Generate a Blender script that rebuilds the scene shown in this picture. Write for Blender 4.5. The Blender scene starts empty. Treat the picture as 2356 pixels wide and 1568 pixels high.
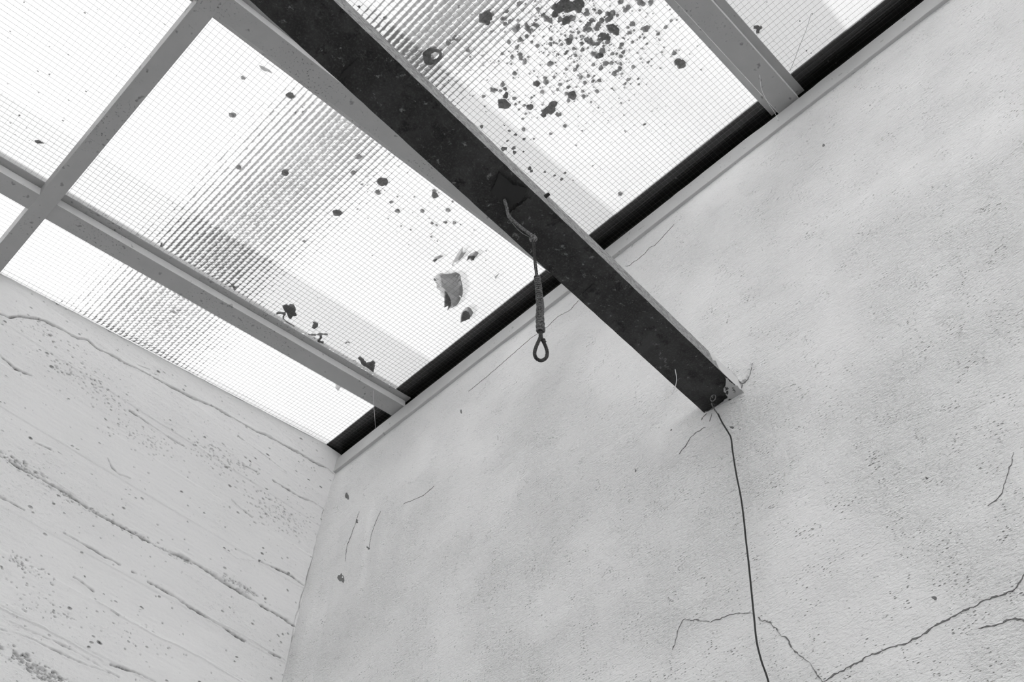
import bpy, math, random
import numpy as np
from mathutils import Matrix, Vector
random.seed(7); np.random.seed(7)
SC = bpy.context.scene
COL = SC.collection

# ------------------------------------------------------------ camera
# camera stands 1.55 m above the floor, looking up. x = towards the plastered
# wall, y = towards the board-marked wall, z = up.
EYE = 1.55
F, SL, CX, CY = 2252.2605, 0.161575237, 1178.0, 784.0
CAMR = np.array([[0.70194131, -0.71164554, 0.02896579], [0.57908685, 0.54656869, -0.60491412], [0.41465264, 0.44138792, 0.79576372]])
cam = bpy.data.cameras.new('camera'); cam.sensor_width = 36.0; cam.lens = F/2356*36
cam.clip_start = 0.02
co = bpy.data.objects.new('camera', cam); COL.objects.link(co)
co.matrix_world = Matrix(((CAMR[0][0], -CAMR[1][0], -CAMR[2][0], 0),
                          (CAMR[0][1], -CAMR[1][1], -CAMR[2][1], 0),
                          (CAMR[0][2], -CAMR[1][2], -CAMR[2][2], EYE), (0, 0, 0, 1)))
SC.camera = co

# ------------------------------------------------------------ sky, sun, exposure
SKY, SUN, EXPO = 1.02, 25.0, 0.30
w = bpy.data.worlds.new('sky'); SC.world = w; w.use_nodes = True
nt = w.node_tree; bg = nt.nodes['Background']
tc = nt.nodes.new('ShaderNodeTexCoord'); sx = nt.nodes.new('ShaderNodeSeparateXYZ')
cr = nt.nodes.new('ShaderNodeValToRGB')
nt.links.new(tc.outputs['Generated'], sx.inputs[0]); nt.links.new(sx.outputs['Z'], cr.inputs[0])
for p_, c_ in ((0.0, 1.0), (1.0, .44), (.55, .74), (.68, .60), (.82, .48)):     # bright hazy horizon, darker zenith
    e_ = cr.color_ramp.elements[0] if p_ == 0 else cr.color_ramp.elements[-1] if p_ == 1 else cr.color_ramp.elements.new(p_)
    e_.position = p_; e_.color = (c_, c_, c_, 1)
nt.links.new(cr.outputs[0], bg.inputs[0]); bg.inputs[1].default_value = SKY*1.8
sun = bpy.data.lights.new('sun', 'SUN'); sun.energy = SUN; sun.angle = math.radians(0.6); sun.cycles.use_multiple_importance_sampling = False
so = bpy.data.objects.new('sun', sun); COL.objects.link(so)
SUNDIR = Vector((-0.2, 1.0, 0.21)).normalized()
so.rotation_euler = SUNDIR.to_track_quat('Z', 'Y').to_euler(); so.location = (-3, 5, 6)
SC.view_settings.view_transform = 'Standard'; SC.view_settings.look = 'None'
SC.view_settings.gamma = 1; SC.view_settings.use_curve_mapping = False
SC.view_settings.exposure = EXPO
SC.cycles.use_denoising = True
SC.cycles.max_bounces = 14; SC.cycles.diffuse_bounces = 6; SC.cycles.glossy_bounces = 4
SC.cycles.transmission_bounces = 10; SC.cycles.transparent_max_bounces = 12

# ------------------------------------------------------------ measuring helpers
def ray(p): return CAMR.T @ np.array([(p[0]-CX)/F, (p[1]-CY)/F, 1.0])
def at_x(p, x): d = ray(p); return d*x/d[0]
def at_y(p, y): d = ray(p); return d*y/d[1]
def at_z(p, z): d = ray(p); return d*z/d[2]
NR = np.array([-math.sin(SL), 0, math.cos(SL)])
def at_w(p, wv):                       # onto the sloping glass roof; gives (u, v)
    d = ray(p); P = d*wv/(NR@d)
    return (P[0]*math.cos(SL)+P[2]*math.sin(SL), P[1])
# world matrix of the roof: local (u along the slope, v across, w away from the eye)
ROOF = Matrix.Translation((0, 0, EYE)) @ Matrix.Rotation(-SL, 4, 'Y')
ROOM = Matrix.Translation((0, 0, EYE))   # local coordinates measured from the eye

# ------------------------------------------------------------ materials
def mat(name, col, rough=.7, metal=0, spec=.3):
    m = bpy.data.materials.new(name); m.use_nodes = True
    b = m.node_tree.nodes['Principled BSDF']
    c = col if isinstance(col, tuple) else (col, col, col)
    b.inputs['Base Color'].default_value = (*c, 1); b.inputs['Roughness'].default_value = rough
    b.inputs['Metallic'].default_value = metal; b.inputs['Specular IOR Level'].default_value = spec
    return m, m.node_tree, b
def N(nt, t, **k):
    n = nt.nodes.new(t)
    for a, v in k.items(): setattr(n, a, v)
    return n
def noise(nt, vec, scale, detail=4, rough=.6, stretch=(1, 1, 1)):
    mp = N(nt, 'ShaderNodeMapping'); mp.inputs['Scale'].default_value = stretch
    nt.links.new(vec, mp.inputs[0])
    n = N(nt, 'ShaderNodeTexNoise'); n.inputs['Scale'].default_value = scale
    n.inputs['Detail'].default_value = detail; n.inputs['Roughness'].default_value = rough
    nt.links.new(mp.outputs[0], n.inputs['Vector']); return n.outputs['Fac']
def ramp(nt, v, stops):
    r = N(nt, 'ShaderNodeValToRGB'); e = r.color_ramp.elements
    while len(e) < len(stops): e.new(.5)
    for i, (p, c) in enumerate(stops): e[i].position = p; e[i].color = (c, c, c, 1)
    nt.links.new(v, r.inputs[0]); return r.outputs[0]
def mth(nt, op, a, b=None, c=None):
    n = N(nt, 'ShaderNodeMath', operation=op)
    for i, v in enumerate((a, b, c)):
        if v is None: continue
        if isinstance(v, (int, float)): n.inputs[i].default_value = v
        else: nt.links.new(v, n.inputs[i])
    return n.outputs[0]
def mixc(nt, f, a, b):                 # grey mix of two values or sockets
    return mth(nt, 'ADD', mth(nt, 'MULTIPLY', a, mth(nt, 'SUBTRACT', 1.0, f)), mth(nt, 'MULTIPLY', b, f))
def coords(nt): return N(nt, 'ShaderNodeTexCoord').outputs['Object']
def bump(nt, b, h, dist, strength=1):
    n = N(nt, 'ShaderNodeBump'); n.inputs['Distance'].default_value = dist
    n.inputs['Strength'].default_value = strength
    nt.links.new(h, n.inputs['Height']); nt.links.new(n.outputs[0], b.inputs['Normal'])

# white limewashed plaster with horizontal brush strokes and small pits
def plaster(name, base, streak, pit, brush=True):
    m, nt, b = mat(name, base, .9, 0, .15)
    o = coords(nt)
    big = noise(nt, o, 2.2, 3); fine = noise(nt, o, 300, 2, .5)
    st = noise(nt, o, 26, 3, .6, streak); s2 = noise(nt, o, 1, 3, .6, pit)
    mott = noise(nt, o, 5, 6, .65)
    # elongated pits
    mp = N(nt, 'ShaderNodeMapping'); mp.inputs['Scale'].default_value = tuple(q*1.25 for q in pit) if brush else tuple(q*.5 for q in pit)
    nt.links.new(o, mp.inputs[0])
    dis = N(nt, 'ShaderNodeTexNoise'); dis.inputs['Scale'].default_value = 30
    nt.links.new(o, dis.inputs['Vector'])
    vm = N(nt, 'ShaderNodeVectorMath', operation='MULTIPLY_ADD')
    nt.links.new(dis.outputs['Color'], vm.inputs[0]); vm.inputs[1].default_value = (.9, .9, .9)
    nt.links.new(mp.outputs[0], vm.inputs[2])
    vo = N(nt, 'ShaderNodeTexVoronoi'); vo.inputs['Scale'].default_value = 1.0
    nt.links.new(vm.outputs[0], vo.inputs['Vector'])
    sep = N(nt, 'ShaderNodeSeparateColor'); nt.links.new(vo.outputs['Color'], sep.inputs[0])
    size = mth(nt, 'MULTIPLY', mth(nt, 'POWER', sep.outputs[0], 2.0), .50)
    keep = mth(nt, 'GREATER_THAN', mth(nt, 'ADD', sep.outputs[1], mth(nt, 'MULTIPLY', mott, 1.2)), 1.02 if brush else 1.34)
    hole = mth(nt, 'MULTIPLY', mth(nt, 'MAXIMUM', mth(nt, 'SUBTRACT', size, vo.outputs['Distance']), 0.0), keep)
    h = mth(nt, 'MULTIPLY', mth(nt, 'MULTIPLY', hole, 1.0), -.018)
    amp = .0045 if brush else .0014
    h = mth(nt, 'ADD', h, mth(nt, 'MULTIPLY', mth(nt, 'MULTIPLY', st, amp), mth(nt, 'ADD', mott, .1)))
    wgt = ramp(nt, mott, [(.34, .35), (.66, 1)])
    h = mth(nt, 'ADD', h, mth(nt, 'MULTIPLY', mth(nt, 'MULTIPLY', s2, .0062 if brush else .0018), wgt))
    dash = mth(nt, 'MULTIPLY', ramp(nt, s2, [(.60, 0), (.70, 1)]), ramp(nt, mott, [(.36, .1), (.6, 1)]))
    h = mth(nt, 'ADD', h, mth(nt, 'MULTIPLY', dash, -.0016 if brush else -.0008))
    h = mth(nt, 'ADD', h, mth(nt, 'MULTIPLY', fine, .00015))
    bump(nt, b, h, 1.0, 1)
    c = mixc(nt, ramp(nt, big, [(.3, 0), (.7, 1)]), base*.95, base)
    if not brush:                      # shade of seams and honeycombing painted into the colour
        at = N(nt, 'ShaderNodeAttribute'); at.attribute_name = 'recess_shade'
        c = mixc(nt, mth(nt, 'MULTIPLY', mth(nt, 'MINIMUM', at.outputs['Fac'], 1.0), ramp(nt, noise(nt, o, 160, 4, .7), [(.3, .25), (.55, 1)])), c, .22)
    c = mth(nt, 'MULTIPLY', c, mth(nt, 'SUBTRACT', 1.0, mth(nt, 'MINIMUM', mth(nt, 'ADD', mth(nt, 'MULTIPLY', hole, 2.2), mth(nt, 'MULTIPLY', dash, .12 if brush else .05)), .5)))  # pits and dashes darkened in colour, for dirt and shade inside them
    cc = N(nt, 'ShaderNodeCombineColor')
    for i in range(3): nt.links.new(c, cc.inputs[i])
    nt.links.new(cc.outputs[0], b.inputs['Base Color'])
    return m
M_PLASTER = plaster('white_plaster', .90, (1, .28, 2.2), (1, 150, 380))
M_CONC = plaster('painted_concrete', .90, (.25, 1, 2.5), (170, 1, 300), False)
M_ROOM = mat('plain_plaster', .86, .9)[0]
M_CRACK = mat('crack_shade', .2, .95, 0, .05)[0]  # dark grey stands in for the shade deep inside cracks
M_FLOOR = mat('floor_screed', .2, .8)[0]

def painted(name, base, dark, scale, lo, hi, patch=True):
    m, nt, b = mat(name, base, .55, 0, .3); o = coords(nt)
    n1 = noise(nt, o, scale, 3, .6); n2 = noise(nt, o, 7, 3, .5); n3 = noise(nt, o, 30, 4)
    sp = ramp(nt, n1, [(lo, 0), (hi, 1)])
    pm = ramp(nt, n2, [(.45, 0), (.62, 1)]) if patch else 1.0
    f = mth(nt, 'MULTIPLY', sp, pm)
    big = ramp(nt, noise(nt, o, 60, 2), [(.66, 0), (.72, 1)])
    f = mth(nt, 'MAXIMUM', f, mth(nt, 'MULTIPLY', big, .7))
    c = mixc(nt, f, mixc(nt, n3, base*.9, base*1.1), dark)
    cc = N(nt, 'ShaderNodeCombineColor')
    for i in range(3): nt.links.new(c, cc.inputs[i])
    nt.links.new(cc.outputs[0], b.inputs['Base Color'])
    bump(nt, b, mth(nt, 'ADD', mth(nt, 'MULTIPLY', n1, .3), mth(nt, 'MULTIPLY', f, -1.0)), .0004)
    return m
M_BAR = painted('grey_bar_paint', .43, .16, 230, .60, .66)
M_SIDE = painted('lit_side_paint', .80, .4, 200, .68, .74)  # web sides paler, skylight grazing them put into the colour
M_PLATE = painted('pale_grey_paint', .54, .3, 200, .66, .72)

def iron():
    m, nt, b = mat('dark_rusty_iron', .05, .6, 0, .3); o = coords(nt)
    n1 = noise(nt, o, 14, 6, .7); n2 = noise(nt, o, 45, 5, .7); n3 = noise(nt, o, 420, 2)
    c = mixc(nt, ramp(nt, n1, [(.42, 0), (.62, 1)]), .020, .052)
    c = mixc(nt, ramp(nt, n2, [(.36, 1), (.46, 0)]), c, .009)
    c = mixc(nt, ramp(nt, noise(nt, o, 110, 6, .75), [(.60, 0), (.68, 1)]), c, .20)
    c = mixc(nt, mth(nt, 'MULTIPLY', ramp(nt, n3, [(.5, 0), (.75, 1)]), .5), c, .09)
    cc = N(nt, 'ShaderNodeCombineColor')
    for i in range(3): nt.links.new(c, cc.inputs[i])
    nt.links.new(cc.outputs[0], b.inputs['Base Color'])
    bump(nt, b, mth(nt, 'ADD', n2, mth(nt, 'MULTIPLY', n3, .4)), .0012)
    return m
M_IRON = iron()
def dusty():
    m, nt, b = mat('dusty_iron_edge', .2, .75, 0, .2); o = coords(nt)
    n1 = noise(nt, o, 300, 4, .8, (.5, 1, 1)); n2 = noise(nt, o, 40, 4, .6, (.3, 1, 1))
    c = mixc(nt, ramp(nt, n1, [(.35, 0), (.65, 1)]), .16, .46)
    c = mixc(nt, ramp(nt, n2, [(.6, 0), (.7, .6)]), c, .5)
    cc = N(nt, 'ShaderNodeCombineColor')
    for i in range(3): nt.links.new(c, cc.inputs[i])
    nt.links.new(cc.outputs[0], b.inputs['Base Color'])
    bump(nt, b, n1, .0006)
    return m
M_DUST = dusty()
M_FLASH = mat('black_bitumen', .014, .7)[0]
def lichen(d0, d1, l0, l1):
    m = bpy.data.materials.new('dark_lichen'); m.use_nodes = True; nt = m.node_tree
    nt.nodes.remove(nt.nodes['Principled BSDF']); o = coords(nt)
    d = N(nt, 'ShaderNodeBsdfDiffuse'); l = N(nt, 'ShaderNodeBsdfTranslucent')
    n1 = noise(nt, o, 130, 5, .7)
    for sh, lo, hi in ((d, d0, d1), (l, l0, l1)):
        c = mixc(nt, ramp(nt, n1, [(.35, 0), (.65, 1)]), lo, hi)
        cc = N(nt, 'ShaderNodeCombineColor')
        for i in range(3): nt.links.new(c, cc.inputs[i])
        nt.links.new(cc.outputs[0], sh.inputs[0])
    mx = N(nt, 'ShaderNodeMixShader'); mx.inputs[0].default_value = .5
    nt.links.new(d.outputs[0], mx.inputs[1]); nt.links.new(l.outputs[0], mx.inputs[2])
    nt.links.new(mx.outputs[0], nt.nodes['Material Output'].inputs[0]); return m
M_LICHEN = lichen(.15, .5, .02, .12); M_LICHENS = lichen(.3, .75, .08, .40)
M_LEAFD = mat('dry_dark_leaf', .05, .8)[0]
M_ROPE = painted('weathered_cord', .17, .05, 500, .45, .6, False)
M_ROPED = painted('dark_cord', .055, .02, 500, .45, .6, False)
M_ROPEL = painted('pale_cord', .26, .10, 500, .45, .6, False)
M_WIRE = mat('mesh_wire', .16, .5, .3)[0]
M_CABLE = mat('dark_cable', .035, .6)[0]
M_WEB = mat('cobweb_silk', .85, .9)[0]

def glass(name, cells):
    m = bpy.data.materials.new(name); m.use_nodes = True; nt = m.node_tree
    nt.nodes.remove(nt.nodes['Principled BSDF'])
    g = N(nt, 'ShaderNodeBsdfGlass'); g.inputs['IOR'].default_value = 1.48
    g.inputs['Roughness'].default_value = 0.0; g.inputs['Color'].default_value = (.97, .97, .97, 1)
    nt.links.new(g.outputs[0], nt.nodes['Material Output'].inputs[0])
    if cells:                          # a shallow pillow lens in every mesh cell
        o = coords(nt); sp = N(nt, 'ShaderNodeSeparateXYZ'); nt.links.new(o, sp.inputs[0])
        hs = []
        for ax in (0, 1):
            q = mth(nt, 'DIVIDE', sp.outputs[ax], CELL[ax])
            fr = mth(nt, 'SUBTRACT', mth(nt, 'MULTIPLY', mth(nt, 'FRACT', q), 2.0), 1.0)
            hs.append(mth(nt, 'MULTIPLY', fr, fr))
        h = mth(nt, 'MULTIPLY', mth(nt, 'ADD', hs[0], hs[1]), -PILLOW*CELL[0]/4)
        wob = noise(nt, o, 35, 2)
        h = mth(nt, 'ADD', h, mth(nt, 'MULTIPLY', wob, .0010))
        bump(nt, g, h, 1.0, 1)
    return m
CELL = (.0103, .0098); PILLOW = .12
M_GLASS_LENS = glass('pillow_glass', True); M_GLASS = glass('plain_glass', False)
def film():
    m = bpy.data.materials.new('grime_film'); m.use_nodes = True; nt = m.node_tree
    nt.nodes.remove(nt.nodes['Principled BSDF'])
    t = N(nt, 'ShaderNodeBsdfTransparent'); l = N(nt, 'ShaderNodeBsdfTranslucent')
    l.inputs['Color'].default_value = (.9, .9, .9, 1)
    mx = N(nt, 'ShaderNodeMixShader'); o = coords(nt)
    f = ramp(nt, noise(nt, o, 5, 5, .6), [(.3, .10), (.7, .15)])
    nt.links.new(f, mx.inputs[0]); nt.links.new(t.outputs[0], mx.inputs[1]); nt.links.new(l.outputs[0], mx.inputs[2])
    nt.links.new(mx.outputs[0], nt.nodes['Material Output'].inputs[0]); return m
M_FILM = film()
def thin_leaf(name, col, tr):
    m = bpy.data.materials.new(name); m.use_nodes = True; nt = m.node_tree
    nt.nodes.remove(nt.nodes['Principled BSDF'])
    d = N(nt, 'ShaderNodeBsdfDiffuse'); d.inputs[0].default_value = (col, col, col, 1)
    l = N(nt, 'ShaderNodeBsdfTranslucent'); l.inputs[0].default_value = (tr, tr, tr, 1)
    mx = N(nt, 'ShaderNodeMixShader'); mx.inputs[0].default_value = .6
    nt.links.new(d.outputs[0], mx.inputs[1]); nt.links.new(l.outputs[0], mx.inputs[2])
    nt.links.new(mx.outputs[0], nt.nodes['Material Output'].inputs[0]); return m
M_LEAF = thin_leaf('pale_leaf', .4, .65)
M_LEAFM = thin_leaf('grey_leaf', .45, .36)

# ------------------------------------------------------------ mesh helpers
class MB:
    def __init__(s): s.v = []; s.f = []; s.mi = []
    def add(s, V, Fc, mi=0):
        k = len(s.v); s.v += [tuple(map(float, q)) for q in V]
        s.f += [tuple(i+k for i in f) for f in Fc]; s.mi += [mi]*len(Fc)
    def box(s, x0, x1, y0, y1, z0, z1, mi=0):
        s.add([(x0,y0,z0),(x1,y0,z0),(x1,y1,z0),(x0,y1,z0),(x0,y0,z1),(x1,y0,z1),(x1,y1,z1),(x0,y1,z1)],
              [(0,3,2,1),(4,5,6,7),(0,1,5,4),(1,2,6,5),(2,3,7,6),(3,0,4,7)], mi)
    def tube(s, pts, r, n=8, mi=0, cap=True):
        P = [Vector(p) for p in pts]; rr = r if hasattr(r, '__len__') else [r]*len(P)
        V = []; up = None
        for i, p in enumerate(P):
            t = (P[min(i+1, len(P)-1)]-P[max(i-1, 0)])
            t = t.normalized() if t.length > 1e-9 else Vector((0, 0, 1))
            if up is None: up = t.orthogonal().normalized()
            up = (up-t*up.dot(t)); up = up.normalized() if up.length > 1e-6 else t.orthogonal().normalized()
            b = t.cross(up)
            for k in range(n):
                a = 2*math.pi*k/n; V.append(p+(up*math.cos(a)+b*math.sin(a))*rr[i])
        Fc = [(i*n+k, i*n+(k+1) % n, (i+1)*n+(k+1) % n, (i+1)*n+k) for i in range(len(P)-1) for k in range(n)]
        if cap: Fc += [tuple(range(n))[::-1], tuple(range((len(P)-1)*n, len(P)*n))]
        s.add(V, Fc, mi)
    def prism(s, out, z0, z1, mi=0, bend=None):   # outline in (x, y), between two heights
        n = len(out); fz = bend or (lambda x, y: 0)
        V = [(x, y, z0+fz(x, y)) for x, y in out]+[(x, y, z1+fz(x, y)) for x, y in out]
        s.add(V, [tuple(range(n))[::-1], tuple(range(n, 2*n))]+[(i, (i+1) % n, n+(i+1) % n, n+i) for i in range(n)], mi)
    def build(s, name, mats, parent=None, mw=None, smooth=False, bevel=0, **props):
        me = bpy.data.meshes.new(name); me.from_pydata(s.v, [], s.f); me.validate()
        mats = mats if isinstance(mats, (list, tuple)) else [mats]
        for m in mats: me.materials.append(m)
        if len(mats) > 1 and len(me.polygons) == len(s.mi): me.polygons.foreach_set('material_index', s.mi)
        if smooth: me.polygons.foreach_set('use_smooth', [True]*len(me.polygons))
        me.update()
        o = bpy.data.objects.new(name, me); COL.objects.link(o)
        if parent: o.parent = parent
        if mw is not None: o.matrix_world = mw
        if parent and mw is not None: o.matrix_parent_inverse = Matrix(); o.matrix_local = parent.matrix_world.inverted() @ mw
        if bevel:
            b = o.modifiers.new('bevel', 'BEVEL'); b.width = bevel; b.segments = 2; b.limit_method = 'ANGLE'
        for k, v in props.items(): o[k] = v
        return o
def thing(name, label, cat, mw=ROOM, group=None):
    o = bpy.data.objects.new(name, None); COL.objects.link(o); o.matrix_world = mw; o.empty_display_size = .1
    o['label'] = label; o['category'] = cat
    if group: o['group'] = group
    return o
def smooth_path(pts, n=6):             # Catmull-Rom
    P = [np.array(p, float) for p in pts]; P = [2*P[0]-P[1]]+P+[2*P[-1]-P[-2]]; out = []
    for i in range(1, len(P)-2):
        for k in range(n):
            t = k/n; a, b, c, d = P[i-1:i+3]
            out.append(.5*((2*b)+(-a+c)*t+(2*a-5*b+4*c-d)*t*t+(-a+3*b-3*c+d)*t**3))
    out.append(P[-2]); return out

# value noise on numpy arrays
_T = np.random.RandomState(3).rand(256, 256)
def vn(x, y):
    xi = np.floor(x).astype(int); yi = np.floor(y).astype(int); fx = x-xi; fy = y-yi
    fx = fx*fx*(3-2*fx); fy = fy*fy*(3-2*fy); g = lambda a, b: _T[a % 256, b % 256]
    return (g(xi, yi)*(1-fx)+g(xi+1, yi)*fx)*(1-fy)+(g(xi, yi+1)*(1-fx)+g(xi+1, yi+1)*fx)*fy - .5
def grid_mesh(name, A, B, fn, m, mw, **props):
    AA, BB = np.meshgrid(A, B, indexing='ij'); V = fn(AA, BB).reshape(-1, 3)
    na, nb = len(A), len(B); i = np.arange(na-1)[:, None]*nb+np.arange(nb-1)[None, :]
    Q = np.stack([i, i+nb, i+nb+1, i+1], -1).reshape(-1, 4)
    me = bpy.data.meshes.new(name); me.vertices.add(len(V)); me.vertices.foreach_set('co', V.ravel())
    me.loops.add(Q.size); me.loops.foreach_set('vertex_index', Q.ravel().astype(np.int32))
    me.polygons.add(len(Q)); me.polygons.foreach_set('loop_start', np.arange(0, Q.size, 4, dtype=np.int32))
    me.polygons.foreach_set('use_smooth', np.ones(len(Q), bool))
    me.materials.append(m); me.update(calc_edges=True); me.validate()
    o = bpy.data.objects.new(name, me); COL.objects.link(o); o.matrix_world = mw
    for k, v in props.items(): o[k] = v
    return o

# ============================================================ SETTING
WX, LY = .872, 1.533                  # plaster wall plane, board-marked wall plane
X0, Y0 = -1.75, -2.3                  # far side and near end of the room
FZ = -EYE
def roofz(x, wv=1.6): return (wv+x*math.sin(SL))/math.cos(SL)

U0_ = -1.6
def pl_px(pts, org, sc): return [(org[0]+a/sc, org[1]+b/sc) for a, b in pts]

# ---- wall_right: plaster, uneven, with mortar bulge round the beam end
BE = at_x((1600, 1000), WX)
def wr_disp(y, z):
    d = .0035*vn(y*3.1+9, z*4.3+2)+.0016*vn(y*9+1, z*14+5)+.0010*vn(y*16+31, z*45+11)+.0007*vn(y*60+3, z*130+8)
    d += -.014*np.exp(-(((y-BE[1]-.0)/.085)**2+((z-BE[2]+.0)/.055)**2))
    # trowelled band in the corner and soft vertical ridges beside it
    d += -.006/(1+np.exp(-(y-1.485)*220))/(1+np.exp((z-1.655)*160))
    for yc, zc, wy, wz, a in ((1.44, 1.2, .012, .3, .003), (1.345, 1.38, .014, .12, -.003), (1.29, 1.32, .012, .13, -.004),
                              (1.325, 1.30, .010, .12, .003), (1.22, 1.33, .013, .1, -.003)):
        d += a*np.exp(-(((y-yc-.06*(z-zc))/wy)**2+((z-zc)/wz)**2))
    return d
A = np.concatenate([np.arange(-.95, LY+.02, .0045), [LY+.02]]); B = np.arange(.35, 1.746, .0045)
wr = grid_mesh('wall_right', A, B, lambda y, z: np.stack([WX+wr_disp(y, z), y, z], -1), M_PLASTER, ROOM, kind='structure')
mb = MB(); mb.box(WX+.02, 1.08, Y0, LY+.25, FZ, 1.70); mb.build('wall_core', M_ROOM, wr, ROOM)
mb = MB(); mb.box(WX, WX+.019, Y0, -.95, FZ, 1.76); mb.box(WX, WX+.019, -.95, LY, FZ, .35)
mb.build('lower_plaster', M_PLASTER, wr, ROOM)

def ribbon(mb, P, wid, nrm, jit=.35):  # thin ragged strip following points
    L = []; Rr = []; n = np.array(nrm, float)
    for i, p in enumerate(P):
        t = P[min(i+1, len(P)-1)]-P[max(i-1, 0)]; t = t/(np.linalg.norm(t)+1e-9)
        s = np.cross(t, n); ww = wid*(.15+random.random()**1.6*1.5)*.5
        if i in (0, len(P)-1): ww *= .15
        L.append(p+s*ww); Rr.append(p-s*ww)
    k = len(P); V = L+Rr+[q+n*-.0012 for q in L+Rr]
    mb.add(V, [(i, i+1, k+i+1, k+i) for i in range(k-1)]+[(i, 2*k+i, 2*k+i+1, i+1) for i in range(k-1)]
           + [(k+i, k+i+1, 3*k+i+1, 3*k+i) for i in range(k-1)])
def jag(P, step=.003, amp=.0010, ax=(1, 2)):
    out = [np.array(P[0])]
    for a, b in zip(P[:-1], P[1:]):
        a = np.array(a); b = np.array(b); m = max(1, int(np.linalg.norm(b-a)/step))
        for k in range(1, m+1):
            q = a+(b-a)*k/m
            if k < m or True:
                for i in ax: q[i] += random.uniform(-amp, amp)
            out.append(q)
    return out
o4, s4 = (1500, 1000), 2.752
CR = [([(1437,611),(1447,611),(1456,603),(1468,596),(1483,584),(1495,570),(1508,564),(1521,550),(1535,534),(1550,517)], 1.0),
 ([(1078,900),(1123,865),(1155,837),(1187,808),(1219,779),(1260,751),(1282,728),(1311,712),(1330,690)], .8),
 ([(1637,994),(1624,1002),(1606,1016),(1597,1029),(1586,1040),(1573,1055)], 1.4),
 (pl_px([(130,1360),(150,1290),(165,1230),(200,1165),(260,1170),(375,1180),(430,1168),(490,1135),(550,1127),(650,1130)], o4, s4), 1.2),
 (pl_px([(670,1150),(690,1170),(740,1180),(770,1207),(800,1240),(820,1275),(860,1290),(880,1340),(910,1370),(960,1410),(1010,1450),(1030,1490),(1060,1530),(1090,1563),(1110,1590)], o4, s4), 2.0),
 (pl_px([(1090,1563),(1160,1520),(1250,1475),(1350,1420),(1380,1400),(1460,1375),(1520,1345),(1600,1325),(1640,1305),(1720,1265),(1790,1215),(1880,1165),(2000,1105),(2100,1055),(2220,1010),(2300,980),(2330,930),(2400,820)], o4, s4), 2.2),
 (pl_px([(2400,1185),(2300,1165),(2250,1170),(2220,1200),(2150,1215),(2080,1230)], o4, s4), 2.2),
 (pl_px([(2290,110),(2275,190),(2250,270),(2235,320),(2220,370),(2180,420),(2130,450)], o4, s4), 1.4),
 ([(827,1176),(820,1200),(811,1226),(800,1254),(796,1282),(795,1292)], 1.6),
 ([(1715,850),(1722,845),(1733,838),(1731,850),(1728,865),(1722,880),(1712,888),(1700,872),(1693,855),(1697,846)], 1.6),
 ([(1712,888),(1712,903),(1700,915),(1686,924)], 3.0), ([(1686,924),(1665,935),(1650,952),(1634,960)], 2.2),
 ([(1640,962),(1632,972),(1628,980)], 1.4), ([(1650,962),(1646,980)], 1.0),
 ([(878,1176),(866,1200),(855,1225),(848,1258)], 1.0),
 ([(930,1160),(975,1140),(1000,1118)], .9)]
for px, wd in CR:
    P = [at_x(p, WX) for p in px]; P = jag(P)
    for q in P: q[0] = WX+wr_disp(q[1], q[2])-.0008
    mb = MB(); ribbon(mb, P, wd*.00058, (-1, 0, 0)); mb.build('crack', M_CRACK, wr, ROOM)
# loose plaster flake beside the beam end and knocked spots
def blob_out(c, rx, ry, n=14, rag=.3, rot=0):
    out = []
    ph = [random.uniform(0, 6.28) for _ in range(4)]
    for k in range(n):
        a = 2*math.pi*k/n; r = 1+rag*(.5*math.sin(2*a+ph[0])+.35*math.sin(3*a+ph[1])+.3*math.sin(5*a+ph[2])+.3*random.uniform(-1, 1))
        x, y = rx*r*math.cos(a), ry*r*math.sin(a)
        out.append((c[0]+x*math.cos(rot)-y*math.sin(rot), c[1]+x*math.sin(rot)+y*math.cos(rot)))
    return out
def wallpatch(px, name, m, t=.0012):
    P = [at_x(p, WX) for p in px]; k = len(P); V = []
    for q in P: d = wr_disp(q[1], q[2]); V.append((WX+d-t, q[1], q[2]))
    for q in P: d = wr_disp(q[1], q[2]); V.append((WX+d+.002, q[1], q[2]))
    mb = MB(); mb.add(V, [tuple(range(k)), tuple(range(k, 2*k))[::-1]]+[(i, k+i, k+(i+1) % k, (i+1) % k) for i in range(k)])
    return mb.build(name, m, wr, ROOM, bevel=.0006)
wallpatch([(1697,846),(1704,832),(1716,824),(1727,831),(1733,838),(1731,850),(1728,866),(1722,878),(1712,886),(1702,874),(1694,858)], 'plaster_flake', M_PLASTER, .005)
for c, rx, ry in (((786,1329),7,11),((797,1140),4.5,8),((1061,946),2.5,4),((1895,334),4,3),((822,1199),3,4),((847,1260),3,3),
                  ((2151,1376),7,4),((1467,1086),2,3),((1555,998),2.2,2.2),((1690,988),4,3),((2133,1100),3,3)):
    out = blob_out(c, rx, ry, 12, .5); wallpatch(out, 'plaster_chip', M_CRACK, .0004)

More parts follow.
